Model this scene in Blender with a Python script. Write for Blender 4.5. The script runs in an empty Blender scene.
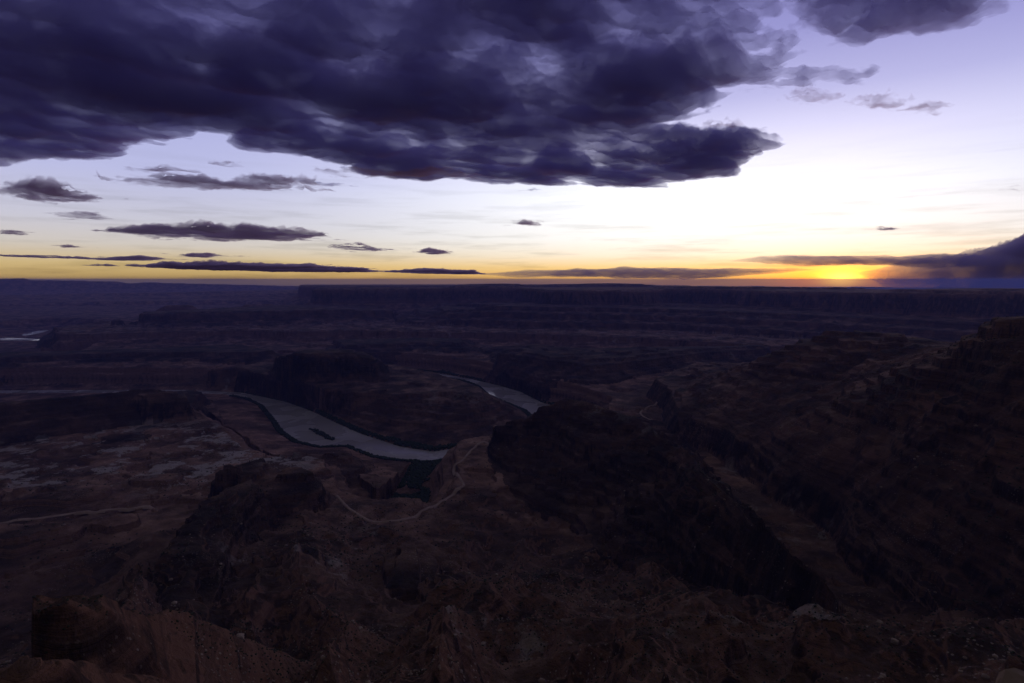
import bpy, math, random
import numpy as np
from mathutils import Vector, Matrix, noise as mnoise

# ------------------------------------------------------------------ camera, sky, sun, exposure
F = 569.0                      # focal length in pixels of the 1024 px wide frame
HOR = 280.0                    # row of the true horizon
CZ = 600.0                     # camera height above the river, metres
PITCH = math.atan((341.5 - HOR) / F)
scene = bpy.context.scene
col = scene.collection

cam_d = bpy.data.cameras.new('camera')
cam = bpy.data.objects.new('camera', cam_d)
col.objects.link(cam)
cam.location = (0, 0, CZ)
cam.rotation_euler = (math.radians(90) - PITCH, 0, 0)
cam_d.sensor_width = 36.0
cam_d.lens = F / 1024 * 36.0
cam_d.clip_start = 0.3
cam_d.clip_end = 400000
scene.camera = cam

scene.view_settings.view_transform = 'Standard'
scene.view_settings.look = 'None'
scene.view_settings.exposure = 0.0
scene.view_settings.gamma = 1.0
scene.cycles.use_denoising = True
scene.cycles.max_bounces = 6
scene.cycles.diffuse_bounces = 2
scene.cycles.glossy_bounces = 2
scene.cycles.volume_bounces = 2
scene.cycles.transparent_max_bounces = 32
scene.cycles.use_adaptive_sampling = True
scene.cycles.adaptive_threshold = 0.01

SUN_AZ = math.atan((838 - 512) / F)        # to the right of +Y
SUN_EL = math.radians(1.0)

def srgb(r, g, b):
    f = lambda c: (c / 255 / 12.92) if c / 255 <= 0.04045 else ((c / 255 + 0.055) / 1.055) ** 2.4
    return (f(r), f(g), f(b), 1)

class NT:
    """small helper round a node tree"""
    def __init__(s, tree):
        s.t = tree
        tree.nodes.clear()
    def n(s, kind, **kw):
        nd = s.t.nodes.new(kind)
        for k, v in kw.items():
            setattr(nd, k, v)
        return nd
    def put(s, sock, v):
        if isinstance(v, bpy.types.NodeSocket):
            s.t.links.new(v, sock)
        elif v is not None:
            sock.default_value = v
    def math(s, op, a, b=None, c=None, clamp=False):
        nd = s.n('ShaderNodeMath', operation=op, use_clamp=clamp)
        s.put(nd.inputs[0], a)
        if b is not None: s.put(nd.inputs[1], b)
        if c is not None: s.put(nd.inputs[2], c)
        return nd.outputs[0]
    def ramp(s, fac, stops, interp='LINEAR'):
        nd = s.n('ShaderNodeValToRGB')
        cr = nd.color_ramp
        cr.interpolation = interp
        while len(cr.elements) < len(stops): cr.elements.new(0.5)
        for e, (p, c) in zip(cr.elements, stops):
            e.position = p
            e.color = c if len(c) == 4 else (*c, 1)
        s.put(nd.inputs[0], fac)
        return nd.outputs[0]
    def mix(s, fac, a, b, blend='MIX'):
        nd = s.n('ShaderNodeMix', data_type='RGBA', blend_type=blend)
        nd.clamp_factor = True
        s.put(nd.inputs[0], fac); s.put(nd.inputs[6], a); s.put(nd.inputs[7], b)
        return nd.outputs[2]
    def smooth(s, v, a, b, lo=0.0, hi=1.0):
        nd = s.n('ShaderNodeMapRange', interpolation_type='SMOOTHSTEP')
        s.put(nd.inputs[0], v)
        nd.inputs[1].default_value = a; nd.inputs[2].default_value = b
        nd.inputs[3].default_value = lo; nd.inputs[4].default_value = hi
        return nd.outputs[0]
    def noise(s, vec, scale, detail=4, rough=0.55, dist=0.0):
        nd = s.n('ShaderNodeTexNoise')
        s.put(nd.inputs['Vector'], vec)
        nd.inputs['Scale'].default_value = scale
        nd.inputs['Detail'].default_value = detail
        nd.inputs['Roughness'].default_value = rough
        nd.inputs['Distortion'].default_value = dist
        return nd.outputs[0]

world = bpy.data.worlds.new('World')
scene.world = world
world.use_nodes = True
W = NT(world.node_tree)
tc = W.n('ShaderNodeTexCoord')
sep = W.n('ShaderNodeSeparateXYZ')
W.put(sep.inputs[0], tc.outputs['Generated'])
X, Y, Z = sep.outputs
el = W.math('MULTIPLY', W.math('ARCSINE', Z), 57.29578)            # elevation, degrees
az = W.math('MULTIPLY', W.math('ARCTAN2', X, Y), 57.29578)         # azimuth, 0 = +Y, right positive
elr = W.math('DIVIDE', el, 45.0, clamp=True)
def E(*stops): return [(d / 45.0, c) for d, c in stops]
away = W.ramp(elr, E((0, (.50, .33, .10)), (1.4, (.60, .45, .22)), (3.0, (.60, .55, .52)), (5.0, (.56, .55, .66)), (9, (.48, .49, .76)),
                     (13, (.42, .43, .74)), (19, (.26, .25, .60)), (28, (.13, .12, .32)), (45, (.108, .104, .100))))
near = W.ramp(elr, E((0, (.98, .52, .10)), (1.2, (.98, .66, .28)), (2.4, (1.0, .88, .72)), (4.0, (1.0, .98, .97)), (8, (.93, .94, 1.0)),
                     (12, (.72, .70, .92)), (16, (.43, .42, .70)), (21, (.26, .25, .54)), (28, (.16, .145, .40)), (45, (.108, .104, .100))))
daz = W.math('ABSOLUTE', W.math('SUBTRACT', az, 19.0))
side = W.smooth(daz, 2.0, 51.0, 1.0, 0.0)
skyc = W.mix(side, away, near)
sc_ = W.n('ShaderNodeVectorMath', operation='SCALE')
W.put(sc_.inputs[0], skyc)
W.put(sc_.inputs[3], W.math('ADD', 1.0, W.math('MULTIPLY', side, W.smooth(el, 2.5, 8.0, 0.0, 0.15))))
skyc = sc_.outputs[0]
# the glow where the sun has just set
gx = W.math('DIVIDE', W.math('SUBTRACT', az, 29.4), 4.8)
gy = W.math('DIVIDE', el, 1.5)
g2 = W.math('ADD', W.math('MULTIPLY', gx, gx), W.math('MULTIPLY', gy, gy))
glow = W.math('EXPONENT', W.math('MULTIPLY', g2, -1.0))
skyc = W.mix(W.math('MULTIPLY', glow, 0.9), skyc, (2.8, .80, .03, 1))
# thin layers of far air break up the glow and the pale sky
lay = W.n('ShaderNodeCombineXYZ')
W.put(lay.inputs[0], W.math('MULTIPLY', az, .09)); W.put(lay.inputs[1], W.math('MULTIPLY', el, 1.1))
layn = W.noise(lay.outputs[0], 1.0, 5, .6)
dim = W.math('SUBTRACT', 1.0, W.math('MULTIPLY', W.smooth(layn, .46, .68), W.smooth(el, 14.0, 1.0, 0.0, .24)))
lsc = W.n('ShaderNodeVectorMath', operation='SCALE'); W.put(lsc.inputs[0], skyc); W.put(lsc.inputs[3], dim); skyc = lsc.outputs[0]
gx2 = W.math('DIVIDE', W.math('SUBTRACT', az, 29.9), 1.5)
gy2 = W.math('DIVIDE', el, 0.7)
glow2 = W.math('EXPONENT', W.math('MULTIPLY', W.math('ADD', W.math('MULTIPLY', gx2, gx2), W.math('MULTIPLY', gy2, gy2)), -1.0))
skyc = W.mix(W.math('MULTIPLY', glow2, 0.9), skyc, (5.0, 2.8, .4, 1))
# the night side of the sky, away from the sunset, is dark
back = W.smooth(W.math('ABSOLUTE', W.math('SUBTRACT', az, 15.0)), 62.0, 125.0, 1.0, 0.0)
skyc = W.mix(back, W.ramp(elr, E((0, (.012, .011, .02)), (14, (.02, .018, .035)), (30, (.03, .027, .045)), (45, (.108, .104, .100)))), skyc)
skyc = W.mix(W.smooth(el, -1.5, 0.0, 0.0, 1.0), (.012, .010, .02, 1), skyc)
nish = W.n('ShaderNodeTexSky', sky_type='NISHITA')
nish.sun_disc = False
nish.sun_elevation = SUN_EL
nish.sun_rotation = SUN_AZ
nish.altitude = 1800
addn = W.n('ShaderNodeVectorMath', operation='MULTIPLY_ADD')
W.put(addn.inputs[0], nish.outputs[0])
addn.inputs[1].default_value = (0.025, 0.025, 0.025)
W.put(addn.inputs[2], skyc)
bg = W.n('ShaderNodeBackground')
W.put(bg.inputs[0], addn.outputs[0])
bg.inputs[1].default_value = 1.0
wo = W.n('ShaderNodeOutputWorld')
W.put(wo.inputs[0], bg.outputs[0])
world.cycles.sampling_method = 'MANUAL'
world.cycles.sample_map_resolution = 1024

sd = bpy.data.lights.new('sun', 'SUN')
sd.energy = 0.2
sd.angle = math.radians(4)
sd.color = (1.0, 0.40, 0.22)
sun = bpy.data.objects.new('sun', sd)
col.objects.link(sun)
sun.rotation_euler = Vector((-math.sin(SUN_AZ) * math.cos(SUN_EL), -math.cos(SUN_AZ) * math.cos(SUN_EL), -math.sin(SUN_EL))).to_track_quat('-Z', 'Y').to_euler()

def tag(o, label=None, cat=None, group=None, kind=None):
    if label: o['label'] = label
    if cat: o['category'] = cat
    if group: o['group'] = group
    if kind: o['kind'] = kind
    return o

# ------------------------------------------------------------------ terrain: numeric helpers
cp, sp = math.cos(PITCH), math.sin(PITCH)
def ray(px, py):
    u, v = (px - 512) / F, (341.5 - py) / F
    return u, cp + v * sp, -sp + v * cp            # world direction x, y, z
def Zp(px, py, z):
    """point of height z seen at that pixel"""
    x, y, w = ray(px, py)
    t = (z - CZ) / w
    return (x * t, y * t)
def Rp(px, r):
    v = 0.0
    for _ in range(3):                                  # the row where ground about 200 m up is seen at that distance
        x, y, w = (px - 512) / F, cp + v * sp, -sp + v * cp
        v = (math.tan(-math.atan((CZ - min(400, 180 + r * .02)) / r)) * math.hypot(x, y) + sp) / cp
    a = math.atan2((px - 512) / F, cp + v * sp)
    return (r * math.sin(a), r * math.cos(a))
def arc(p0, p1, r, n=7):
    return [Rp(p0 + (p1 - p0) * k / (n - 1), r) for k in range(n)]
def Q(px, py, r):
    """ground position under the sight line of a pixel at ground distance r"""
    x, y, w = ray(px, py)
    h = math.hypot(x, y)
    return (x / h * r, y / h * r)
def Zr(py, r, px=512):
    """height seen at row py at ground distance r in column px"""
    x, y, w = ray(px, py)
    return CZ + w / math.hypot(x, y) * r

def _hash(ix, iy, seed):
    h = (ix.astype(np.int64) * 374761393 + iy.astype(np.int64) * 668265263 + seed * 974634777) & 0xffffffff
    h = ((h ^ (h >> 13)) * 1274126177) & 0xffffffff
    return ((h ^ (h >> 16)) & 0xffff).astype(np.float32) / 32768.0 - 1.0
def vnoise(x, y, seed=0):
    x0 = np.floor(x); y0 = np.floor(y)
    fx = (x - x0).astype(np.float32); fy = (y - y0).astype(np.float32)
    ix = x0.astype(np.int64); iy = y0.astype(np.int64)
    u = fx * fx * fx * (fx * (fx * 6 - 15) + 10); v = fy * fy * fy * (fy * (fy * 6 - 15) + 10)
    a = _hash(ix, iy, seed); b = _hash(ix + 1, iy, seed); c = _hash(ix, iy + 1, seed); d = _hash(ix + 1, iy + 1, seed)
    return a + (b - a) * u + (c - a) * v + (a - b - c + d) * u * v
def fbm(x, y, wl, octaves, seed, rough=0.5, ridged=False, lod=None):
    out = np.zeros(x.shape, np.float32); amp = 1.0; ca, sa = math.cos(.6), math.sin(.6)
    X_, Y_ = x / wl, y / wl
    for k in range(octaves):
        n = vnoise(X_ + 17.3 * k, Y_ - 9.1 * k, seed + k * 7)
        if ridged: n = 1 - 2 * np.abs(n)
        if lod is not None:
            n = n * np.clip((wl / 2 ** k) / (lod * 2.5) - .5, 0, 1)
        out += amp * n
        amp *= rough
        X_, Y_ = (X_ * ca - Y_ * sa) * 2.03, (X_ * sa + Y_ * ca) * 2.03
    return out

def seg_dist(x, y, pts, closed, zs=None):
    """distance to a polyline, height of its nearest point, inside test"""
    n = len(pts)
    best = np.full(x.shape, 1e12, np.float32)
    zb = np.zeros(x.shape, np.float32) if zs is not None else None
    inside = np.zeros(x.shape, bool) if closed else None
    for i in range(n if closed else n - 1):
        ax, ay = pts[i]; bx, by = pts[(i + 1) % n]
        dx, dy = bx - ax, by - ay
        L = dx * dx + dy * dy + 1e-9
        t = np.clip(((x - ax) * dx + (y - ay) * dy) / L, 0, 1)
        d = (x - ax - t * dx) ** 2 + (y - ay - t * dy) ** 2
        m = d < best
        best = np.where(m, d, best)
        if zs is not None:
            zb = np.where(m, zs[i] + (zs[(i + 1) % n] - zs[i]) * t, zb)
        if closed:
            c = ((ay > y) != (by > y))
            with np.errstate(divide='ignore', invalid='ignore'):
                xi = (bx - ax) * (y - ay) / ((by - ay) if by != ay else 1e-9) + ax
            inside ^= c & (x < xi)
    return np.sqrt(best), zb, inside

def interp(v, tab):
    return np.interp(v, [a for a, b in tab], [b for a, b in tab]).astype(np.float32)

# strata: hard beds stand as cliffs, soft beds lie back as slopes; the same beds run through the whole scene
_r = random.Random(5)
def build_strata():
    v, z, out = 0.0, 0.0, [(-500, -500), (0.0, 0.0)]
    while z < 900:
        if z < 20: th, hard = 10, 0.0
        elif z < 150: th, hard = _r.uniform(12, 26), _r.choice((.75, .85, .95))
        elif z < 175: th, hard = 14, 1.0
        elif z < 330: th, hard = _r.uniform(6, 30), _r.choice((.2, .6, .9))
        elif z < 470: th, hard = _r.uniform(14, 30), 0.7
        else: th, hard = _r.uniform(14, 30), _r.choice((.7, .9))
        # within one bed: a slope (soft part) then a cliff (hard part)
        f = _r.uniform(.45, .7)
        v1 = v + th * (f + (1 - f) * (.55 + .4 * hard) )
        z1 = z + th * f * (1 - .75 * hard)
        out.append((v1, z1))
        v2 = v + th; z2 = z + th
        out.append((v2, z2))
        v, z = v2, z2
    return out
STRATA = build_strata()

# ------------------------------------------------------------------ terrain: the landforms
MESA = [(0, 0), (.30, .16), (.62, .45), (.70, .93), (.80, .96), (1, 1)]
BENCH = [(0, 0), (.5, .30), (.62, .92), (1, 1)]
TERR = [(0, 0), (.22, .08), (.27, .36), (.55, .45), (.60, .72), (.88, .80), (.93, 1), (1, 1)]
STEP = [(0, 0), (1, 1)]
RIDGE = [(0, 0), (.25, .12), (.45, .28), (.60, .74), (.75, .84), (1, 1)]
HILL = [(0, 0), (.25, .15), (.75, .8), (1, 1)]

Fs = []    # landforms: name, foot polygon, foot height, crest polyline/polygon, crest heights, closed, shape, warp amplitude, outer slope
def form(name, foot, zf, crest, zc, closed, shape, warp=40, fall=1.0, capz=0):
    if not isinstance(zc, (list, tuple)): zc = [zc] * len(crest)
    Fs.append((name, foot, zf, crest, list(zc), closed, shape, warp, fall))

# far mountains on the left skyline, 30 km off
mt = [(-160, 279), (-90, 279), (-40, 280), (5, 278.5), (25, 278), (32, 280), (60, 280), (118, 281.3), (128, 283), (150, 282), (175, 283), (240, 284.5), (312, 286.3), (420, 287)]
form('mountains', [Rp(-260, 20500), Rp(0, 20300), Rp(200, 20200), Rp(460, 20700), Rp(460, 25500), Rp(0, 26000), Rp(-260, 26000)], 200,
     [Rp(p, 22500) for p, q in mt], [Zr(q, 22500, p) for p, q in mt], False, MESA, 200)
form('distant_plateau', [Rp(-200, 12500), Rp(40, 13500), Rp(180, 13000), Rp(330, 12500), Rp(480, 13000), Rp(480, 18500), Rp(-200, 18500)], 190,
     [Rp(-150, 14500), Rp(60, 15000), Rp(170, 14700), Rp(330, 14200), Rp(460, 14500), Rp(460, 17500), Rp(-150, 17500)], [250, 260, 235, 360, 430, 400, 250], True, MESA, 350)
# farther mesa that peers above the near one
form('distant_mesa', [Rp(285, 9800), Rp(420, 9600), Rp(620, 9400), Rp(830, 9500), Rp(1300, 9500)] + arc(1300, 285, 15500), 200,
     [Rp(306, 10600), Rp(330, 10500), Rp(385, 10700), Rp(470, 10400), Rp(492, 10200), Rp(512, 10200), Rp(535, 10500), Rp(590, 10300), Rp(640, 10200), Rp(655, 10400), Rp(720, 10700), Rp(800, 10700), Rp(1000, 10700), Rp(1280, 10700)] + arc(1280, 306, 14500),
     [Zr(285.6, 10600, 306), Zr(285.2, 10500, 330), Zr(285.2, 10700, 385), Zr(284.5, 10400, 470), Zr(283.2, 10200, 492), Zr(283.4, 10200, 512), Zr(284.6, 10500, 535), Zr(283.6, 10300, 590), Zr(283.4, 10200, 640), Zr(285.6, 10400, 655), 430, 420, 420, 420] + [420] * 4 + [500] * 3, True, MESA, 120)
# the long mesa wall
form('mesa', [Rp(300, 7350), Rp(340, 7050), Rp(400, 7100), Rp(450, 7000), Rp(505, 6900), Rp(530, 5950), Rp(590, 5780), Rp(650, 5850), Rp(668, 6500), Rp(740, 5700), Rp(820, 5000), Rp(920, 4700), Rp(1040, 4400), Rp(1250, 4100), Rp(1400, 6000)] + arc(1300, 300, 9500), 170,
     [Rp(322, 8000), Rp(346, 7950), Rp(352, 8350), Rp(364, 8300), Rp(370, 7900), Rp(392, 7900), Rp(398, 8500), Rp(424, 8500), Rp(432, 7900), Rp(480, 8000), Rp(540, 7800), Rp(548, 6450), Rp(572, 6300), Rp(600, 6450), Rp(636, 6400), Rp(646, 7300), Rp(700, 7300), Rp(760, 6950), Rp(772, 6500), Rp(850, 6300), Rp(930, 6000), Rp(1030, 5700), Rp(1200, 5400), Rp(1350, 6600)] + arc(1250, 322, 9000),
     [Zr(288.3, 8000, 322), Zr(288, 7950, 346), Zr(288, 8350, 352), Zr(288, 8300, 364), Zr(287.5, 7900, 370), Zr(287.5, 7900, 392), Zr(287.8, 8500, 398), Zr(287.5, 8500, 424), Zr(286.6, 7900, 432), Zr(285.6, 8000, 480), Zr(286.5, 7800, 540), Zr(289.8, 6450, 548), Zr(289.4, 6300, 572), Zr(289, 6450, 600), Zr(290, 6400, 636), Zr(287, 7300, 646), Zr(286.6, 7300, 700), Zr(287.6, 6950, 760), Zr(289.6, 6500, 772), Zr(289.8, 6300, 850), Zr(289, 6000, 930), Zr(289, 5700, 1030), 520, 500] + [460] * 4 + [500] * 3,
     True, MESA, 110)
# lower terraces in front of the wall
form('terrace', [Rp(380, 5750), Rp(440, 5250), Rp(540, 4900), Rp(680, 4800), Rp(800, 4550), Rp(1040, 4200), Rp(1300, 4000), Rp(1300, 6500), Rp(1000, 6800), Rp(640, 7200), Rp(380, 7200)], 160,
     [Rp(452, 6050), Rp(500, 5800), Rp(580, 5600), Rp(680, 5650), Rp(800, 5300), Rp(1040, 4800), Rp(1250, 4700), Rp(1250, 6300), Rp(1000, 6500), Rp(640, 6900), Rp(440, 6900)],
     [Zr(310, 6050, 452), 345, 340, 330, 320, 320, 320, 330, 340, 340, 330], True, TERR, 80)
form('long_low_mesa', [Rp(125, 6000), Rp(200, 5750), Rp(330, 5800), Rp(400, 6100), Rp(380, 7600), Rp(260, 8000), Rp(130, 7300)], 150,
     [Rp(142, 6600), Rp(200, 6450), Rp(330, 6350), Rp(390, 6500), Rp(370, 7300), Rp(280, 7400), Rp(150, 7000)],
     [Zr(313, 6600, 142), Zr(310.5, 6450, 200), Zr(308, 6350, 330), 270, 300, 300, 280], True, MESA, 90)
form('low_knoll', [Rp(235, 7600), Rp(290, 7500), Rp(320, 8000), Rp(240, 8300)], 200, [Rp(247, 7900), Rp(268, 7900)], Zr(303.5, 7900, 258), False, HILL, 40)
form('low_knoll', [Rp(150, 7800), Rp(200, 7700), Rp(215, 8300), Rp(145, 8300)], 180, [Rp(170, 8000), Rp(188, 8000)], Zr(303.5, 8000, 180), False, HILL, 40)
# butte beside the far reach of the river, and its neighbour
form('small_butte', [Rp(42, 6300), Rp(92, 6350), Rp(98, 7300), Rp(50, 7300)], 90, [Rp(56, 6800), Rp(72, 6800)], Zr(325.5, 6800, 64), False, MESA, 25)
form('small_butte', [Rp(105, 6300), Rp(135, 6350), Rp(130, 6900), Rp(108, 6900)], 140, [Rp(112, 6600), Rp(119, 6600)], Zr(320.5, 6600, 115), False, MESA, 20)
# the pale rimmed bench across the middle distance
rim = [(60, 5900), (120, 5800), (180, 5650), (240, 5550), (300, 5200), (360, 5150), (400, 5000), (450, 4850), (520, 4750), (570, 4600), (640, 4500), (700, 4350), (760, 4250), (830, 4200), (1050, 3900), (1300, 3700)]
form('rimmed_bench', [Rp(p, r - 170) for p, r in rim] + arc(1300, 60, 8000), 105,
     [Rp(p, r) for p, r in rim] + arc(1300, 60, 7500), 172, True, BENCH, 70)
# dark cliffed terrace behind the river on the right
form('dark_terrace', [Zp(493, 360, 100), Zp(515, 368, 100), Zp(545, 375, 100), Zp(590, 382, 100), Zp(622, 381, 100), Zp(662, 373, 100), Zp(705, 366, 100), Zp(770, 360, 100), Rp(800, 4300), Rp(650, 4150), Rp(500, 4250), Rp(470, 4200)], 105,
     [Zp(503, 350, 175), Zp(520, 348, 175), Zp(560, 355, 175), Zp(600, 357, 175), Zp(625, 356, 175), Zp(660, 351, 175), Zp(700, 348, 175), Zp(760, 345, 175)], 178, False, [(0, 0), (.35, .3), (.5, .75), (.8, .9), (1, 1)], 45)
form('dark_terrace', [Rp(-160, 3500), Zp(0, 364, 105), Zp(90, 362, 105), Zp(180, 361, 105), Zp(262, 360, 105), Rp(290, 4100), Rp(240, 4700), Rp(0, 4900), Rp(-160, 4900)], 105,
     [Rp(-130, 4000), Zp(0, 352, 140), Zp(100, 350, 140), Zp(200, 349, 140), Zp(262, 350, 140), Rp(230, 4500), Rp(0, 4600), Rp(-130, 4600)], 142, True, BENCH, 60)
form('dark_terrace', [Zp(330, 352, 105), Zp(400, 350, 105), Zp(470, 350, 105), Rp(480, 4700), Rp(330, 4800)], 105,
     [Zp(350, 344, 135), Zp(400, 342, 135), Zp(460, 342, 135), Rp(450, 4600), Rp(340, 4600)], 138, True, BENCH, 50)
# butte on the neck of the peninsula
form('butte', [Zp(266, 375, 112), Zp(300, 383, 112), Zp(345, 384, 112), Zp(392, 383, 112), Rp(392, 3250), Rp(330, 3450), Rp(265, 3500)], 112,
     [Rp(281, 2980), Rp(300, 2960), Rp(350, 2920), Rp(374, 2900), Rp(382, 3000), Rp(350, 3200), Rp(283, 3200)],
     [Zr(357, 2980, 281), Zr(352.5, 2960, 300), Zr(352.5, 2920, 350), Zr(358, 2900, 374), Zr(364, 3000, 382), Zr(353, 3200, 350), Zr(355, 3200, 283)], True, [(0, 0), (.35, .2), (.55, .85), (.8, .95), (1, 1)], 30)
form('small_butte', [Zp(238, 370, 115), Zp(260, 370, 115), Rp(258, 3350), Rp(240, 3350)], 112, [Rp(246, 3230), Rp(252, 3230)], Zr(360, 3230, 249), False, MESA, 8, 3.0)
# left layered ridge with the pale dome
form('layered_ridge', [Rp(-200, 1850), Zp(0, 446, 95), Zp(60, 437, 95), Zp(110, 430, 95), Zp(160, 424, 95), Zp(198, 412, 95), Zp(206, 402, 60), Zp(195, 396, 60), Rp(100, 2700), Rp(-200, 2800)], 95,
     [Rp(-180, 2150), Zp(0, 409, 165), Zp(60, 403, 170), Zp(110, 397, 178), Zp(160, 391, 182), Zp(184, 394, 175), Rp(150, 2480), Rp(0, 2500), Rp(-180, 2500)],
     [184, 187, 190, 194, 196, 186, 206, 196, 186], True, STEP, 45)
form('dome', [Zp(118, 397, 175), Zp(150, 401, 175), Zp(190, 398, 175), Rp(184, 2520), Rp(120, 2560)], 175, [Rp(136, 2390), Rp(160, 2400), Rp(172, 2400)], [196, 203, 196], False, HILL, 12, 3.0)
form('layered_ridge', [Zp(90, 446, 92), Zp(140, 440, 92), Zp(196, 424, 92), Zp(180, 414, 92), Zp(110, 426, 92)], 92, [Rp(120, 1960), Rp(165, 2040), Rp(186, 2100)], [124, 130, 118], False, HILL, 22)
# central ridge: crest from the far end towards the overlook
ca = [(502, 425, 1640), (520, 417, 1640), (536, 411, 1650), (556, 402, 1670), (568, 395, 1680), (580, 399, 1650), (600, 406, 1600), (640, 420, 1480), (668, 440, 1310), (692, 455, 1200), (712, 478, 1060), (738, 506, 900), (768, 530, 820), (800, 558, 730), (842, 590, 650), (870, 630, 575), (930, 680, 505)]
form('central_ridge', [Zp(488, 462, 92), Zp(500, 482, 92), Zp(532, 500, 95), Zp(572, 512, 100), Zp(612, 545, 112), Zp(655, 580, 125), Zp(730, 625, 145), Zp(790, 680, 165), Rp(1010, 560), Zp(930, 640, 165), Zp(860, 580, 130), Zp(790, 528, 120), Zp(740, 490, 110), Zp(715, 452, 100), Zp(675, 425, 100), Zp(645, 414, 100), Rp(600, 2050), Rp(540, 2020), Rp(498, 1850), Zp(490, 440, 92)], 95,
     [Q(p, q, r) for p, q, r in ca], [Zr(q, r, p) for p, q, r in ca], False, [(0, 0), (.25, .10), (.5, .30), (.62, .58), (.82, .74), (1, 1)], 16, 1.0)
form('central_ridge', [Zp(590, 500, 120), Zp(600, 560, 120), Zp(650, 610, 140), Zp(690, 600, 140), Zp(700, 500, 140), Zp(650, 460, 150)], 100,
     [Rp(640, 1330), Rp(648, 1180), Rp(656, 1040), Rp(660, 950)], [205, 180, 165, 152], False, HILL, 26, 1.0)
# right: the big mountain side
cb = [(640, 382, 2900), (700, 378, 2750), (745, 368, 2700), (775, 360, 2600), (800, 351, 2520), (806, 348, 2480), (822, 341, 2420), (824, 337, 2400), (838, 336, 2330), (842, 331.5, 2300), (870, 333, 2260), (900, 336, 2200), (918, 338, 2150), (924, 344, 2120), (950, 347, 1980), (975, 348, 1850), (995, 338, 1700), (1006, 332, 1600), (1010, 322, 1560), (1024, 316, 1500), (1060, 312, 1400), (1150, 300, 1300), (1300, 290, 1200)]
form('mountainside', [Zp(672, 400, 170), Zp(690, 416, 165), Zp(730, 430, 165), Zp(752, 445, 170), Zp(790, 470, 175), Zp(840, 500, 180), Zp(885, 545, 185), Zp(940, 590, 190), Zp(1000, 640, 190), Rp(1100, 560), Rp(1600, 500), Rp(2200, 1400), Rp(1400, 2300), Rp(1100, 2900), Rp(900, 3200), Rp(800, 3300), Rp(700, 3100), Rp(655, 2500), Zp(668, 392, 170)], 175,
     [Q(p, q, r) for p, q, r in cb[2:]], [Zr(q, r, p) for p, q, r in cb[2:]], False, [(0, 0), (.92, 1), (1, 1)], 28, 2.2)
form('round_mesa', [Zp(668, 418, 110), Zp(700, 424, 110), Zp(722, 430, 110), Zp(748, 412, 110), Rp(735, 2500), Rp(680, 2450)], 110,
     [Zp(676, 392, 190), Zp(690, 395, 190), Zp(712, 399, 190), Zp(726, 399, 190), Rp(716, 2320), Rp(680, 2260)], [192, 195, 196, 190, 200, 192], True, MESA, 18)
form('ledge_ridge', [Zp(726, 376, 150), Zp(760, 400, 150), Zp(800, 412, 160), Zp(828, 402, 190), Rp(800, 2800), Rp(735, 3000)], 150,
     [Rp(738, 2760), Rp(752, 2640), Rp(770, 2480), Rp(790, 2300), Rp(812, 2180)], [Zr(364, 2760, 738), Zr(369, 2640, 752), Zr(376, 2480, 770), Zr(385, 2300, 790), Zr(396, 2180, 812)], False, RIDGE, 15)
# left foreground: cliffed hill, knobs and the conical grey hills by the river
form('cliffed_hill', [Zp(196, 498, 95), Zp(205, 520, 95), Zp(230, 560, 110), Zp(262, 590, 125), Zp(300, 545, 110), Zp(330, 520, 95), Zp(345, 500, 90), Zp(322, 478, 90), Zp(300, 468, 90), Zp(262, 462, 90), Zp(225, 468, 90)], 92,
     [Rp(212, 1420), Rp(228, 1440), Rp(250, 1440), Rp(275, 1410), Rp(303, 1360), Rp(316, 1300)],
     [Zr(478, 1420, 212), Zr(466, 1440, 228), Zr(463, 1440, 250), Zr(473, 1410, 275), Zr(470, 1360, 303), Zr(486, 1300, 316)], False, RIDGE, 24)
cc = [(262, 474, 1340), (240, 488, 1240), (218, 506, 1140), (200, 528, 1040), (190, 556, 925), (180, 588, 830), (160, 622, 745)]
form('cliffed_hill', [Q(205, 488, 1330), Q(176, 512, 1190), Q(150, 540, 1060), Q(122, 575, 960), Q(92, 615, 850), Q(75, 650, 760), Q(190, 670, 690), Q(270, 620, 790), Q(285, 575, 900), Q(275, 535, 1020), Q(280, 505, 1150), Q(300, 485, 1280)], 96,
     [Q(a, b, c) for a, b, c in cc], [Zr(b, c, a) for a, b, c in cc], False, RIDGE, 20)
form('grey_hill', [Zp(276, 470, 60), Zp(300, 480, 75), Zp(340, 490, 85), Zp(375, 492, 60), Zp(386, 474, 35), Zp(372, 462, 30), Zp(330, 458, 35), Zp(284, 455, 45)], 45,
     [Rp(292, 1800), Rp(318, 1780), Rp(345, 1740), Rp(358, 1680)], [Zr(452, 1800, 292), Zr(455, 1780, 318), Zr(452, 1740, 345), Zr(461, 1680, 358)], False, HILL, 24)
# left pale hummocks
for (a, b, zt, w) in ((150, 1640, 118, 90), (60, 1650, 122, 120), (226, 1690, 103, 60), (20, 1420, 128, 110), (100, 1400, 118, 90)):
    cx, cy = Rp(a, b)
    form('hummock', [(cx + w * 1.4 * math.cos(k), cy + w * math.sin(k)) for k in (0, 1.05, 2.1, 3.14, 4.2, 5.2)], 92, [(cx - w * .5, cy), (cx + w * .5, cy + 10)], zt, False, HILL, 30)
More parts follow.
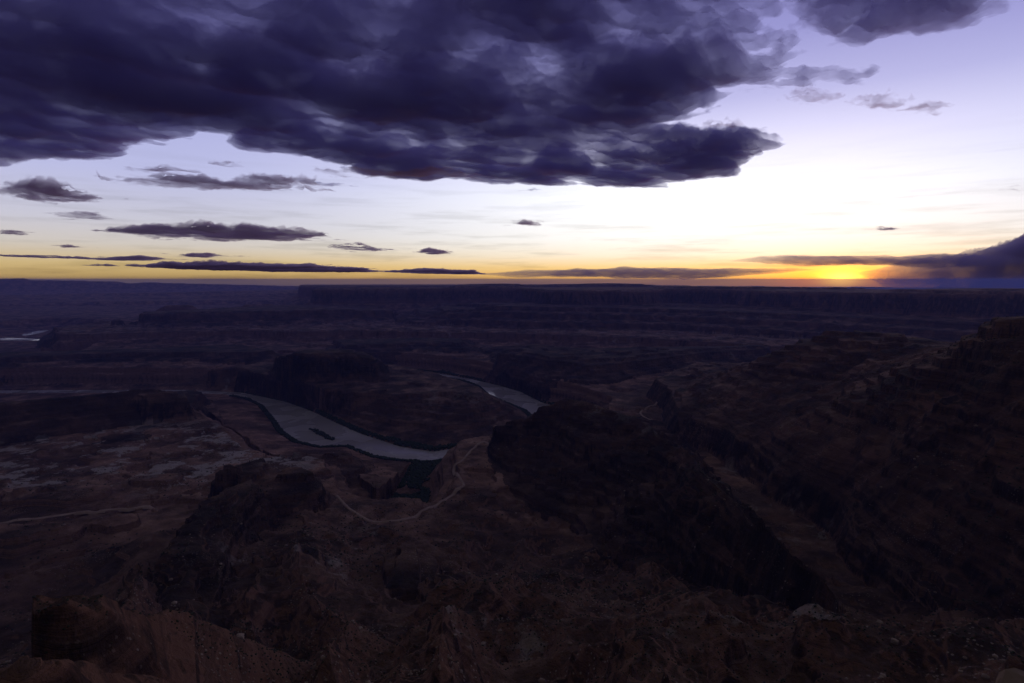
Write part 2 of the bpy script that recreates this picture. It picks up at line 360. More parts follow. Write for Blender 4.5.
# bottom: pinnacles and buttresses below the overlook
def butt(px, py, r, w, h, sh=RIDGE, name='buttress', dirpx=0):
    z = Zr(py, r, px)
    cx, cy = Rp(px, r)
    ang = math.atan2(cx, cy) + dirpx
    ux, uy = math.sin(ang), math.cos(ang)
    foot = []
    for k in range(8):
        t = k * math.pi / 4
        a_, b_ = math.cos(t) * w * 1.7, math.sin(t) * w
        foot.append((cx + ux * a_ + uy * b_, cy + uy * a_ - ux * b_))
    form(name, foot, z - h, [(cx - ux * w * .8, cy - uy * w * .8), (cx + ux * w * .5, cy + uy * w * .5)], [z + 6, z], False, sh, w * .2, 1.2)
butt(408, 556, 880, 95, 75)
butt(610, 606, 640, 60, 55)
butt(305, 590, 740, 70, 60)
butt(470, 620, 620, 60, 45)
butt(660, 640, 560, 55, 50)
butt(190, 610, 680, 60, 50)
butt(556, 650, 520, 45, 40)
# rock tower at the lower left
form('rock_tower', [Q(30, 620, 330), Q(46, 620, 306), Q(100, 620, 292), Q(166, 620, 330), Q(166, 620, 410), Q(40, 620, 388)], Zr(700, 330, 60) - 10,
     [Q(46, 610, 346), Q(74, 610, 340), Q(100, 610, 342), Q(100, 610, 362), Q(50, 610, 364)], [Zr(618, 346, 30), Zr(603, 340, 58), Zr(608, 342, 84), Zr(604, 362, 84), Zr(600, 364, 34)], True, [(0, 0), (.4, .42), (.7, .75), (.9, .97), (1, 1)], 5)
form('rock_tower', [Q(-60, 620, 200), Q(0, 620, 190), Q(70, 620, 195), Q(110, 620, 225), Q(80, 620, 262), Q(-60, 620, 262)], Zr(690, 200, 60) - 30,
     [Q(-30, 610, 225), Q(20, 610, 220), Q(60, 610, 222), Q(70, 610, 240), Q(-20, 610, 240)], [Zr(690, 225, 0), Zr(668, 220, 20), Zr(664, 222, 60), Zr(661, 240, 70), Zr(668, 240, 0)], True, HILL, 4)

# river bank lines, in the photograph's pixels on the water plane
outer = [(-150, 394), (0, 393.5), (100, 393), (185, 393), (225, 394.5), (250, 399), (264, 406), (277, 421), (285, 432), (300, 442), (322, 447), (350, 446), (375, 456), (400, 460), (427, 462), (470, 458), (520, 448), (565, 434), (580, 418), (560, 409), (540, 402), (520, 392), (500, 386), (470, 379), (440, 373.5), (400, 369.5), (340, 366), (280, 364)]
inner = [(280, 366), (340, 368.5), (400, 373), (440, 377), (465, 381), (480, 386), (490, 395), (505, 402), (528, 411), (538, 420), (520, 432), (490, 442), (460, 448), (433, 452), (400, 447), (360, 434), (335, 423), (310, 411), (285, 402), (262, 397), (240, 392.5), (185, 390), (100, 390), (0, 390.5), (-150, 391)]
RIVER = [Zp(a, b, 0) for a, b in outer] + [Zp(a, b, 0) for a, b in inner]
RIVER2 = [Zp(a, b, 0) for a, b in ((-60, 341), (8, 337.8), (30, 338.6), (50, 340.0), (48, 340.8), (20, 340.2), (-10, 340), (-60, 343))]
RIVER3 = [Zp(a, b, 0) for a, b in ((22, 334.8), (27, 333.2), (36, 331.2), (43, 330.0), (48, 330.2), (45, 331.8), (38, 333.4), (30, 334.9), (24, 335.8))]
# valley floor round the river, below the benches
VALLEY = [Rp(-300, 3050), Zp(0, 386, 5), Zp(100, 386, 5), Zp(180, 386, 5), Zp(230, 384, 5), Rp(262, 3900), Rp(300, 4100), Zp(345, 364, 5), Zp(400, 367, 5), Zp(440, 371, 5), Zp(470, 376.5, 5),
          Zp(500, 384, 5), Zp(522, 390, 5), Zp(545, 400, 5), Zp(570, 407, 5), Zp(592, 418, 5), Zp(575, 438, 5), Zp(535, 447, 5), Zp(497, 453, 5), Zp(470, 458, 5), Zp(448, 461, 5), Zp(434, 467, 5), Zp(427, 484, 55), Zp(414, 505, 45), Zp(396, 512, 30), Zp(376, 506, 30), Zp(366, 485, 45), Zp(356, 462, 60),
          Zp(330, 453, 75), Zp(290, 450, 75), Zp(268, 446, 75), Zp(244, 426, 72), Zp(216, 410, 60), Zp(188, 402, 40), Rp(150, 2600), Rp(-300, 2800)]
PENTOP = [Zp(a, b, 115) for a, b in ((222, 364), (244, 368), (264, 375), (286, 385), (304, 390), (345, 389), (380, 392), (420, 392), (455, 390), (474, 395), (482, 391), (476, 385), (462, 380), (430, 371), (390, 364))] + [Rp(330, 3500), Rp(262, 3700), Rp(205, 3500)]
BASIN = [Rp(-300, 4900), Rp(0, 5050), Rp(80, 5150), Rp(105, 5900), Rp(90, 7100), Rp(60, 8200), Rp(-300, 8300)]
NAMES = ['canyon_floor', 'peninsula']

def cellsize(r):
    return np.where(r < 250, r * .01, np.where(r < 9000, r * .0044, r * .012))

def height(x, y, detail=True):
    x = np.asarray(x, np.float64); y = np.asarray(y, np.float64)
    r = np.hypot(x, y)
    cs = cellsize(r).astype(np.float32)
    n1 = fbm(x, y, 420, 3, 11, lod=cs); n2 = fbm(x + 900, y - 300, 420, 3, 31, lod=cs)
    nm = fbm(x, y, 85, 4, 51, .55, lod=cs)
    rg = fbm(x, y, 120, 4, 71, .55, True, lod=cs)
    big = fbm(x, y, 2400, 3, 5)
    # base level: benches about 95 m above the river, rising under the overlook
    v = 95 + 7 * n1 + 3.5 * nm + 10 * big * np.clip((r - 3500) / 4000, 0, 4)
    v = v + np.clip(r - 9000, 0, 9000) * .008
    right = np.clip((np.arctan2(x, y) - .1) / .5, 0, 1)
    rise = np.clip((1250 - r) / 950, 0, 1)
    v = v + rise ** 1.8 * (255 + 15 * n2) + 24 * right * np.clip((1900 - r) / 700, 0, 1)
    v = v + rg * 10 * np.clip(rise * 2.2, 0, 1)
    # spurs and gullies running down and away from the rim
    ang = np.arctan2(x, y)
    spur = fbm(ang * 900 + 50 * n1, r * .2 + 20 * n2, 210, 2, 401, .4, True) + .15 * fbm(x, y, 70, 3, 421, .55, True, lod=cs)
    v = v + 36 * spur * np.clip((1500 - r) / 500, 0, 1) * np.clip((r - 150) / 200, 0, 1)
    v = v + 3.0 * fbm(x, y, 60, 4, 91, .6, True, lod=cs) * np.clip((3500 - r) / 500, 0, 1)
    v = v + np.clip((r - 3300) / 800, 0, 1) * 9 * fbm(x, y, 340, 4, 191, .6, True, lod=cs)
    ids = np.zeros(x.shape, np.int16)
    # river valley
    wx, wy = x + 16 * n1 + 7 * nm, y + 16 * n2 + 7 * rg
    dV, _, inV = seg_dist(wx, wy, VALLEY, True)
    sV = np.where(inV, -dV, dV)
    v = np.minimum(v, 5 + interp(sV, [(-1e4, 0), (0, 0), (25, 22), (45, 60), (75, 72), (92, 100), (150, 110), (400, 160), (900, 800), (1e5, 9000)]))
    dR, _, inR = seg_dist(x, y, RIVER, True)
    sR = np.where(inR, -dR, dR)
    dP, _, inP = seg_dist(wx + 12 * nm, wy + 12 * rg, PENTOP, True)
    dP = np.where(inP, 0, dP)
    tP = np.clip((dR - 28) / (np.clip(dR - 28, 1, None) + dP + 1e-3), 0, 1)
    vp = np.where(inV & ~inR, 5 + (110 + 3 * n1) * tP + np.where(inP, 3 * nm, 2 * rg * (tP > .02)), 0)
    # only the land the river wraps belongs to the peninsula
    pen = (vp > v + 1) & (tP > .03)
    axp = seg_dist(x, y, [Zp(a, b, 0) for a, b in inner], True)[2] | inP
    pen &= axp
    # the near left bank rises gently from the water
    gent = inV & ~pen & (x < -330) & (r < 3100)
    v = np.where(gent, np.clip(4 + np.clip(dR - 14, 0, None) * .19 + 2 * n1, 4, 95), v)
    v = np.where(pen, vp, v); ids = np.where(pen, 1, ids)
    dB, _, inB = seg_dist(x, y, BASIN, True)
    v = np.where(inB, np.minimum(v, 12 + np.clip(110 - dB, 0, 110) * .8 + 4 * n1 + 4), v)
    strength = np.ones(x.shape, np.float32)
    for k, (name, foot, zf, crest, zc, closed, shape, warp, fall) in enumerate(Fs):
        xs = [p[0] for p in foot]; ys = [p[1] for p in foot]
        mg = 120 + warp * 2
        m = (x > min(xs) - mg) & (x < max(xs) + mg) & (y > min(ys) - mg) & (y < max(ys) + mg)
        if name not in NAMES: NAMES.append(name)
        if not m.any(): continue
        xx, yy = x[m], y[m]
        w = warp
        ax_ = xx + w * (n1[m] * .8 + rg[m] * .3 + .2 * nm[m]); ay_ = yy + w * (n2[m] * .8 + .35 * nm[m] + .2 * rg[m])
        cx_ = xx + w * .7 * (nm[m] * .6 + rg[m] * .35); cy_ = yy + w * .7 * (rg[m] * .4 + .5 * n1[m])
        dF, _, inF = seg_dist(ax_, ay_, foot, True)
        dC, zcr, inC = seg_dist(cx_, cy_, crest, closed, zc)
        if closed: dC = np.where(inC, 0, dC)
        t = np.clip(dF / (dF + dC + 1e-3), 0, 1)
        hgt = zf + (zcr - zf) * interp(t, shape)
        up = np.clip(t * 3, 0, 1) * np.clip((1 - t) * 6, 0.12, 1)
        if name in ('central_ridge', 'cliffed_hill', 'round_mesa', 'ledge_ridge', 'butte', 'mountainside'):
            cr_ = fbm(xx, yy, 62, 4, 211, .6, True, lod=cs[m])
            hgt = hgt + np.clip(t * 4, 0, 1) * np.clip((1 - t) * 5, .25, 1) * (12 if name == 'central_ridge' else 7) * cr_
        hgt = hgt + up * np.clip((zcr - zf) / 60, 0, 1.0) * (4.5 * rg[m] + 3 * nm[m])
        vf = np.where(inF, hgt, zf - dF * fall)
        cur = v[m]
        take = vf > cur
        # blend a little at the foot
        v[m] = np.where(take, vf, cur)
        ii = ids[m]
        ii = np.where(take & (vf > cur), NAMES.index(name), ii)
        ids[m] = ii
    # strata
    ms_ = ids == NAMES.index('mountainside')
    sh_ = np.where(ms_, 9 * n2 + 5 * nm, 2.5 * nm)
    zt = interp(v + sh_, STRATA) - np.where(ms_, sh_, 0)
    k = np.clip((v - 12) / 20, 0, 1) * np.where(ids == NAMES.index('rock_tower'), .25, 1) * np.where((ids == 0) & (r < 1300), .5, 1) * np.where(ms_, np.clip(.62 + .7 * fbm(x, y, 230, 3, 301), .15, .95), .85)
    z = v * (1 - k) + zt * k
    if detail:
        z = z + np.clip((v - 10) / 20, 0.05, 1) * (1.6 * fbm(x, y, 28, 4, 131, .6, lod=cs) + .9 * fbm(x, y, 14, 3, 151, .6, True, lod=cs))
    # water cut
    for poly in (RIVER, RIVER2, RIVER3):
        if poly is RIVER:
            s = sR
        else:
            d, _, ins = seg_dist(x, y, poly, True)
            s = np.where(ins, -d, d)
            z = np.where(r > 3000, np.minimum(z, 2.0 + np.clip(s - 20, 0, None) * .10 + np.clip(s - 400, 0, None)), z)
        z = np.where(s < 0, np.minimum(z, -2.5), np.where(s < 10, np.minimum(z, -2.0 + s * .42), z))
    # the overlook itself: a sheer wall right under the camera
    edge = y - (-1.2) + 1.0 * np.abs(x) * .05 + 1.5 * nm * np.clip(np.abs(x) / 6, 0, 1)
    wall = interp(edge, [(-1e5, 598.2), (0, 598.2), (1.5, 592), (3, 560), (20, 480), (32, 455), (150, 370), (260, 300), (400, 150), (5e5, 0)])
    near_ = r < 700
    z = np.where(near_ & (wall > z), wall + np.where(edge > 3, 3 * nm, 0), z)
    ids = np.where(near_ & (wall >= z - 6) & (edge < 32), len(NAMES), ids)
    return z, ids

# ------------------------------------------------------------------ terrain: one sheet of ground from the overlook to the horizon
rs = [1.2]
while rs[-1] < 42000:
    q = rs[-1]
    rs.append(q * (1.06 if q < 60 else 1.012 if q < 230 else 1.0044 if q < 9000 else 1.012))
rs = np.array(rs)
fine = np.radians(np.arange(-45.5, 45.51, 0.078))
coarse = np.radians(np.concatenate([45.5 + np.cumsum(np.linspace(.1, 3.4, 154))]))
scale_ = (math.radians(314.5) - math.radians(45.5)) / (coarse[-1] - math.radians(45.5))
coarse = math.radians(45.5) + (coarse - math.radians(45.5)) * scale_
th = np.concatenate([fine, coarse[:-1]])
nr, na = len(rs), len(th)
RR, TT = np.meshgrid(rs, th, indexing='ij')
GX, GY = RR * np.sin(TT), RR * np.cos(TT)
GZ, GI = height(GX.ravel(), GY.ravel())
NAMES.append('overlook_cliff')
GZ = GZ.reshape(nr, na)
V3 = np.stack([GX, GY, GZ], -1).reshape(-1, 3).astype(np.float32)
V3 = np.vstack([V3, [[0, 0, float(GZ[0].mean())]]]).astype(np.float32)
i0 = (np.arange(nr - 1)[:, None] * na + np.arange(na)[None, :])
i1 = (np.arange(nr - 1)[:, None] * na + (np.arange(na)[None, :] + 1) % na)
quads = np.stack([i0, i0 + na, i1 + na, i1], -1).reshape(-1, 4)[:, ::-1]
qid = GI.reshape(nr, na)[:-1].ravel()
# smooth normals shared across the pieces
A = V3[quads[:, 0]]; B = V3[quads[:, 1]]; C_ = V3[quads[:, 2]]; D = V3[quads[:, 3]]
fn = np.cross(C_ - A, D - B).astype(np.float64)
if fn[:, 2].mean() < 0:
    quads = quads[:, ::-1]; fn = -fn
fn /= np.linalg.norm(fn, axis=1, keepdims=True) + 1e-12
vn = np.zeros((len(V3), 3))
for k in range(4):
    for c in range(3):
        vn[:, c] += np.bincount(quads[:, k], fn[:, c], len(V3))
vn /= np.linalg.norm(vn, axis=1, keepdims=True) + 1e-12

def mesh_np(name, verts, faces, normals=None, mat=None):
    me = bpy.data.meshes.new(name)
    k = faces.shape[1]
    me.vertices.add(len(verts)); me.vertices.foreach_set('co', verts.astype(np.float32).ravel())
    me.loops.add(faces.size); me.loops.foreach_set('vertex_index', faces.astype(np.int32).ravel())
    me.polygons.add(len(faces))
    me.polygons.foreach_set('loop_start', np.arange(0, faces.size, k, dtype=np.int32))
    me.update(calc_edges=True)
    me.validate()
    if normals is not None:
        me.polygons.foreach_set('use_smooth', np.ones(len(me.polygons), bool))
        me.normals_split_custom_set_from_vertices(normals.astype(np.float32).tolist())
    o = bpy.data.objects.new(name, me)
    col.objects.link(o)
    if mat: me.materials.append(mat)
    return o

# ------------------------------------------------------------------ materials
def rock_material(name, detail_bump=1.0, shade=1.0):
    m = bpy.data.materials.new(name); m.use_nodes = True
    N = NT(m.node_tree)
    geo = N.n('ShaderNodeNewGeometry')
    pos = geo.outputs['Position']
    s3 = N.n('ShaderNodeSeparateXYZ'); N.put(s3.inputs[0], pos)
    sn = N.n('ShaderNodeSeparateXYZ'); N.put(sn.inputs[0], geo.outputs['Normal'])
    z = s3.outputs[2]; up = sn.outputs[2]
    n_lo = N.noise(pos, .0035, 5, .6)
    n_mid = N.noise(pos, .02, 6, .65)
    n_hi = N.noise(pos, .12, 5, .7)
    # beds of rock, following height with a gentle waver
    zz = N.math('ADD', z, N.math('MULTIPLY', N.math('SUBTRACT', n_lo, .5), 26))
    cz = N.n('ShaderNodeCombineXYZ'); N.put(cz.inputs[2], zz)
    bed = N.noise(cz.outputs[0], .085, 6, .72)
    bands = N.ramp(bed, [(.30, (.060, .032, .026)), (.42, (.16, .075, .052)), (.50, (.24, .12, .085)), (.57, (.11, .055, .042)), (.66, (.30, .19, .15)), (.78, (.38, .28, .24))])
    big = N.ramp(N.math('DIVIDE', z, 640.0, clamp=True), [(0, (.22, .15, .12)), (.12, (.21, .115, .085)), (.24, (.22, .13, .10)), (.27, (.30, .21, .18)), (.30, (.17, .085, .06)),
                 (.52, (.22, .11, .075)), (.62, (.27, .13, .085)), (.85, (.24, .13, .09)), (1, (.30, .20, .15))])
    rockc = N.mix(.75, big, bands)
    soil = N.ramp(n_mid, [(.3, (.10, .054, .038)), (.48, (.19, .104, .076)), (.6, (.27, .155, .115)), (.75, (.38, .24, .19))])
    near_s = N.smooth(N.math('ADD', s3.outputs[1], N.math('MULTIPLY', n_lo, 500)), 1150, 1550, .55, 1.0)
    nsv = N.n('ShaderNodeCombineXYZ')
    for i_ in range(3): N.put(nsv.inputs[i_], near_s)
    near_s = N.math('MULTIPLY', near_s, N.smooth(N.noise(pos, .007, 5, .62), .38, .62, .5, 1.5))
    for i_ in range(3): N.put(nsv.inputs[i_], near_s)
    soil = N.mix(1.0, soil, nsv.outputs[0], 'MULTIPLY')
    flat = N.smooth(N.math('ADD', up, N.math('MULTIPLY', N.math('SUBTRACT', n_hi, .5), .25)), .80, .95)
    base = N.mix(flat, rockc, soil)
    # bleached caprock on bench rims
    # a bed of white sandstone crops out in ragged patches on the left bench
    zb = N.math('MULTIPLY', N.smooth(zz, 84, 90), N.smooth(zz, 116, 106))
    zone = N.math('MULTIPLY', N.smooth(s3.outputs[0], -440, -640), N.smooth(s3.outputs[1], 2100, 1800))
    zone = N.math('MULTIPLY', zone, N.smooth(s3.outputs[1], 1250, 1400))
    few = N.smooth(N.noise(pos, .0028, 3, .5), .57, .66, 0.0, .55)
    pn = N.noise(pos, .013, 8, .72)
    def spot(x_, y_, r_):
        vm = N.n('ShaderNodeVectorMath', operation='DISTANCE')
        xy = N.n('ShaderNodeCombineXYZ'); N.put(xy.inputs[0], s3.outputs[0]); N.put(xy.inputs[1], s3.outputs[1])
        N.put(vm.inputs[0], xy.outputs[0]); vm.inputs[1].default_value = (x_, y_, 0)
        return N.smooth(vm.outputs['Value'], r_, r_ * .5)
    caps = None
    for (a_, b_, c_, rad) in ((752, 374, 2640, 90), (775, 383, 2430, 80), (600, 406, 1600, 60), (622, 413, 1530, 60), (650, 428, 1440, 50), (282, 446, 1790, 60)):
        sp_ = spot(*Q(a_, b_, c_), rad)
        caps = sp_ if caps is None else N.math('MAXIMUM', caps, sp_)
    pale = N.math('MULTIPLY', N.smooth(pn, .50, .56), N.math('MAXIMUM', N.math('MULTIPLY', zone, zb), N.math('MULTIPLY', few, N.smooth(pn, .54, .62))))
    pale = N.math('MAXIMUM', pale, N.math('MULTIPLY', caps, N.smooth(pn, .48, .56, 0.0, .9)))
    base = N.mix(N.math('MULTIPLY', pale, .75), base, (.50, .43, .41, 1))
    wr = N.math('MULTIPLY', N.smooth(z, 164, 169), N.smooth(z, 184, 178))
    wr = N.math('MULTIPLY', wr, N.math('MULTIPLY', N.smooth(pn, .46, .58), N.smooth(s3.outputs[1], 3300, 3600)))
    base = N.mix(N.math('MULTIPLY', wr, .32), base, (.44, .36, .34, 1))
    # dark desert varnish streaks on the sheer faces
    st = N.n('ShaderNodeMapping'); N.put(st.inputs[0], pos); st.inputs['Scale'].default_value = (1, 1, .12)
    streak = N.noise(st.outputs[0], .05, 5, .7)
    cliff = N.smooth(up, .74, .42)
    base = N.mix(N.math('MULTIPLY', N.math('MULTIPLY', cliff, N.smooth(streak, .34, .56)), .88), base, (.045, .026, .024, 1))
    # sparse scrub cover
    scr = N.math('MULTIPLY', N.smooth(N.noise(pos, .35, 3, .6), .60, .66), N.smooth(N.noise(pos, .006, 3, .5), .42, .58))
    base = N.mix(N.math('MULTIPLY', scr, N.math('MULTIPLY', flat, .8)), base, (.045, .045, .028, 1))
    vor = N.n('ShaderNodeTexVoronoi'); N.put(vor.inputs['Vector'], pos); vor.inputs['Scale'].default_value = .22
    rocks = N.math('MULTIPLY', N.smooth(vor.outputs['Distance'], .26, .16), N.smooth(N.noise(pos, .012, 3, .5), .50, .62))
    base = N.mix(N.math('MULTIPLY', rocks, .75), base, (.42, .33, .28, 1))
    if shade != 1.0:    # shade on the landform painted in by darkening the rock colour
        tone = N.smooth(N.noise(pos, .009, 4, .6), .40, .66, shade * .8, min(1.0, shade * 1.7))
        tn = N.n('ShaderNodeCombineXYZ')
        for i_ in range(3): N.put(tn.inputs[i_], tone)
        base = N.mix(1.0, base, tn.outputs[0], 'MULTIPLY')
    bsdf = N.n('ShaderNodeBsdfPrincipled')
    N.put(bsdf.inputs['Base Color'], base)
    bsdf.inputs['Roughness'].default_value = .95
    bsdf.inputs['Specular IOR Level'].default_value = .12
    # relief: ledges in the beds, gullies and broken rock
    led = N.math('MULTIPLY', bed, 14.0)
    cr = N.math('MULTIPLY', N.noise(pos, .055, 8, .68), 14.0)
    fineh = N.math('MULTIPLY', n_hi, 3.0)
    hsum = N.math('ADD', N.math('ADD', led, cr), fineh)
    hsum = N.math('ADD', hsum, N.math('MULTIPLY', N.math('MULTIPLY', streak, cliff), 8.0))
    hsum = N.math('ADD', hsum, N.math('MULTIPLY', rocks, 1.0))
    bmp = N.n('ShaderNodeBump'); bmp.inputs['Strength'].default_value = 1.0 * detail_bump; bmp.inputs['Distance'].default_value = 1.0
    N.put(bmp.inputs['Height'], hsum)
    N.put(bsdf.inputs['Normal'], bmp.outputs[0])
    out = N.n('ShaderNodeOutputMaterial'); N.put(out.inputs[0], bsdf.outputs[0])
    return m
ROCK = rock_material('layered_red_rock')
SHADED = rock_material('shaded_red_rock', 1.0, .33)  # same rock, darkened: shade of the dark landforms put into the colour
HALF_SHADED = rock_material('half_shaded_red_rock', 1.0, .52)
ROCKS = {'central_ridge': SHADED, 'round_mesa': SHADED, 'butte': SHADED, 'small_butte': SHADED, 'layered_ridge': SHADED, 'dome': HALF_SHADED, 'mountainside': HALF_SHADED,
         'dark_terrace': SHADED, 'cliffed_hill': HALF_SHADED, 'buttress': HALF_SHADED, 'long_low_mesa': HALF_SHADED, 'terrace': HALF_SHADED, 'ledge_ridge': HALF_SHADED, 'grey_hill': HALF_SHADED, 'peninsula': HALF_SHADED}

def simple_mat(name, c1, c2, scale, rough=.9, bump=0.0, bscale=None, spec=.2):
    m = bpy.data.materials.new(name); m.use_nodes = True
    N = NT(m.node_tree)
    geo = N.n('ShaderNodeNewGeometry')
    n = N.noise(geo.outputs['Position'], scale, 4, .6)
    bsdf = N.n('ShaderNodeBsdfPrincipled')
    N.put(bsdf.inputs['Base Color'], N.ramp(n, [(.35, c1), (.65, c2)]))
    bsdf.inputs['Roughness'].default_value = rough
    bsdf.inputs['Specular IOR Level'].default_value = spec
    if bump:
        b = N.n('ShaderNodeBump'); b.inputs['Distance'].default_value = bump
        N.put(b.inputs['Height'], N.noise(geo.outputs['Position'], bscale or scale * 3, 4, .6))
        N.put(bsdf.inputs['Normal'], b.outputs[0])
    out = N.n('ShaderNodeOutputMaterial'); N.put(out.inputs[0], bsdf.outputs[0])
    return m

LABELS = {
 'canyon_floor': ('dark reddish canyon floor of benches and gullies around the river', 'canyon floor'),
 'peninsula': ('stepped rock peninsula wrapped by the bend of the river', 'peninsula'),
 'mountains': ('hazy blue mountains low on the left skyline', 'mountains'),
 'distant_plateau': ('blue hazy plateau below the mountains on the left skyline', 'plateau'),
 'distant_mesa': ('farthest flat mesa just showing above the long mesa wall', 'mesa'),
 'mesa': ('long flat topped mesa wall along the horizon under the sunset', 'mesa'),
 'terrace': ('sloping terrace at the foot of the long mesa wall', 'terrace'),
 'long_low_mesa': ('long low mesa left of the mesa wall, in front of blue haze', 'mesa'),
 'low_knoll': ('small rounded knolls rising behind the long low mesa', 'hills'),
 'small_butte': ('small isolated buttes on the left plain near the distant river', 'buttes'),
 'rimmed_bench': ('broad bench with a thin pale rim across the middle distance', 'bench'),
 'dark_terrace': ('dark cliffed terraces between the pale rimmed bench and the river gorge', 'terrace'),
 'butte': ('dark flat topped butte standing on the neck of the river peninsula', 'butte'),
 'layered_ridge': ('dark layered ridge at the left edge, left of the river', 'ridge'),
 'dome': ('pale smooth dome on top of the dark layered left ridge', 'dome'),
 'central_ridge': ('sharp dark rock ridge in the centre right of the dirt road', 'ridge'),
 'mountainside': ('huge dark ledged mountainside filling the right of the view', 'mountainside'),
 'round_mesa': ('small dark rounded mesa at the left foot of the big mountainside', 'mesa'),
 'ledge_ridge': ('low pale tipped ridge running down behind the small rounded mesa', 'ridge'),
 'cliffed_hill': ('brown cliffed hill in the left foreground above the dirt road', 'hill'),
 'grey_hill': ('grey conical hills on the near bank of the river', 'hills'),
 'hummock': ('low pale rock hummocks on the left bench above the road', 'hummocks'),
 'buttress': ('dark rock buttresses on the slopes at the bottom of the view', 'buttresses'),
 'rock_tower': ('blocky rock towers at the lower left corner', 'rock towers'),
 'overlook_cliff': ('sheer rim rock directly beneath the viewpoint', 'cliff'),
}
ids_all = np.unique(qid)
for i in ids_all:
    f = quads[qid == i]
    if i == 0:   # close the hole at the very centre
        pass
    used, inv = np.unique(f, return_inverse=True)
    nm_ = NAMES[i]
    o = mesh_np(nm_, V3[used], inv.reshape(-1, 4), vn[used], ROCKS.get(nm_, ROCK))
    tag(o, LABELS[nm_][0], LABELS[nm_][1], kind='structure')
# centre fan
cf = np.array([[k, (k + 1) % na, na] for k in range(na)])
cv = np.vstack([V3[:na], V3[-1:]])
o = mesh_np('rim_ground', cv, cf, None, ROCK)
tag(o, 'patch of rim rock right under the viewpoint', 'ground', kind='structure')

# ------------------------------------------------------------------ water
def water_material():
    m = bpy.data.materials.new('silty_river_water'); m.use_nodes = True
    N = NT(m.node_tree)
    geo = N.n('ShaderNodeNewGeometry'); pos = geo.outputs['Position']
    b = N.n('ShaderNodeBsdfPrincipled')
    N.put(b.inputs['Base Color'], N.ramp(N.noise(pos, .004, 4, .5), [(.35, (.34, .30, .28)), (.7, (.44, .40, .38))]))
    N.put(b.inputs['Roughness'], N.smooth(N.noise(pos, .006, 3, .5), .45, .60, .10, .50))
    b.inputs['IOR'].default_value = 1.33
    mp = N.n('ShaderNodeMapping'); N.put(mp.inputs[0], pos); mp.inputs['Scale'].default_value = (.6, 1.4, 1)
    bp = N.n('ShaderNodeBump'); bp.inputs['Strength'].default_value = 1.0; bp.inputs['Distance'].default_value = .10
    N.put(bp.inputs['Height'], N.noise(mp.outputs[0], .22, 4, .6))
    N.put(b.inputs['Normal'], bp.outputs[0])
    out = N.n('ShaderNodeOutputMaterial'); N.put(out.inputs[0], b.outputs[0])
    return m
WATER = water_material()
def flat_poly(name, pts, z, mat, grow=1.0):
    import bmesh
    from mathutils.geometry import tessellate_polygon
    tris = tessellate_polygon([[Vector((p[0], p[1], 0)) for p in pts]])
    me = bpy.data.meshes.new(name)
    fs = []
    for t in tris:
        a, b, c = (Vector((*pts[k], 0)) for k in t)
        fs.append(t if (b - a).cross(c - a).z > 0 else t[::-1])
    me.from_pydata([(p[0], p[1], z) for p in pts], [], [tuple(t) for t in fs])
    me.materials.append(mat)
    o = bpy.data.objects.new(name, me); col.objects.link(o)
    return o
def swell(pts, d):
    """push a polygon outwards so the bank, not its edge, makes the shoreline"""
    n = len(pts); area = sum(pts[i][0] * pts[(i + 1) % n][1] - pts[(i + 1) % n][0] * pts[i][1] for i in range(n))
    s = 1 if area > 0 else -1
    out = []
    for i in range(n):
        ax, ay = pts[i - 1]; bx, by = pts[(i + 1) % n]
        tx, ty = bx - ax, by - ay; L = math.hypot(tx, ty) + 1e-6
        out.append((pts[i][0] + s * ty / L * d, pts[i][1] - s * tx / L * d))
    return out
rv = flat_poly('river', swell(RIVER, 9), 0, WATER)
tag(rv, 'muddy river looping round the rock peninsula, reflecting the pale sky', 'river', kind='structure')
rv = flat_poly('river', swell(RIVER2, 9), 0, WATER)
tag(rv, 'nearer thin bright reach of river far off at the left edge', 'river', kind='structure')
rv = flat_poly('river', swell(RIVER3, 9), 0, WATER)
tag(rv, 'farther thin bright reach of river far off at the left edge', 'river', kind='structure')

# ------------------------------------------------------------------ dirt roads draped on the ground
ROADM = simple_mat('pale_road_dust', (.26, .17, .14, 1), (.36, .25, .21, 1), .05, .95, .1)
def catmull(pts, step):
    out = []
    P = [pts[0]] + list(pts) + [pts[-1]]
    for i in range(1, len(P) - 2):
        p0, p1, p2, p3 = (np.array(P[i + k]) for k in (-1, 0, 1, 2))
        n = max(2, int(np.linalg.norm(p2 - p1) / step))
        for k in range(n):
            t = k / n
            out.append(.5 * ((2 * p1) + (-p0 + p2) * t + (2 * p0 - 5 * p1 + 4 * p2 - p3) * t * t + (-p0 + 3 * p1 - 3 * p2 + p3) * t ** 3))
    out.append(np.array(pts[-1]))
    return np.array(out)
def ground_at_pixel(px, py):
    """walk along the line of sight until it meets the ground"""
    x, y, w = ray(px, py)
    hx = math.hypot(x, y)
    rr = np.concatenate([np.arange(200, 3500, 4.0), np.arange(3500, 9000, 15.0)])
    zz, _ = height(x / hx * rr, y / hx * rr, False)
    hit = np.nonzero(zz > CZ + w / hx * rr)[0]
    k = hit[0] if len(hit) else len(rr) - 1
    return (x / hx * rr[k], y / hx * rr[k])
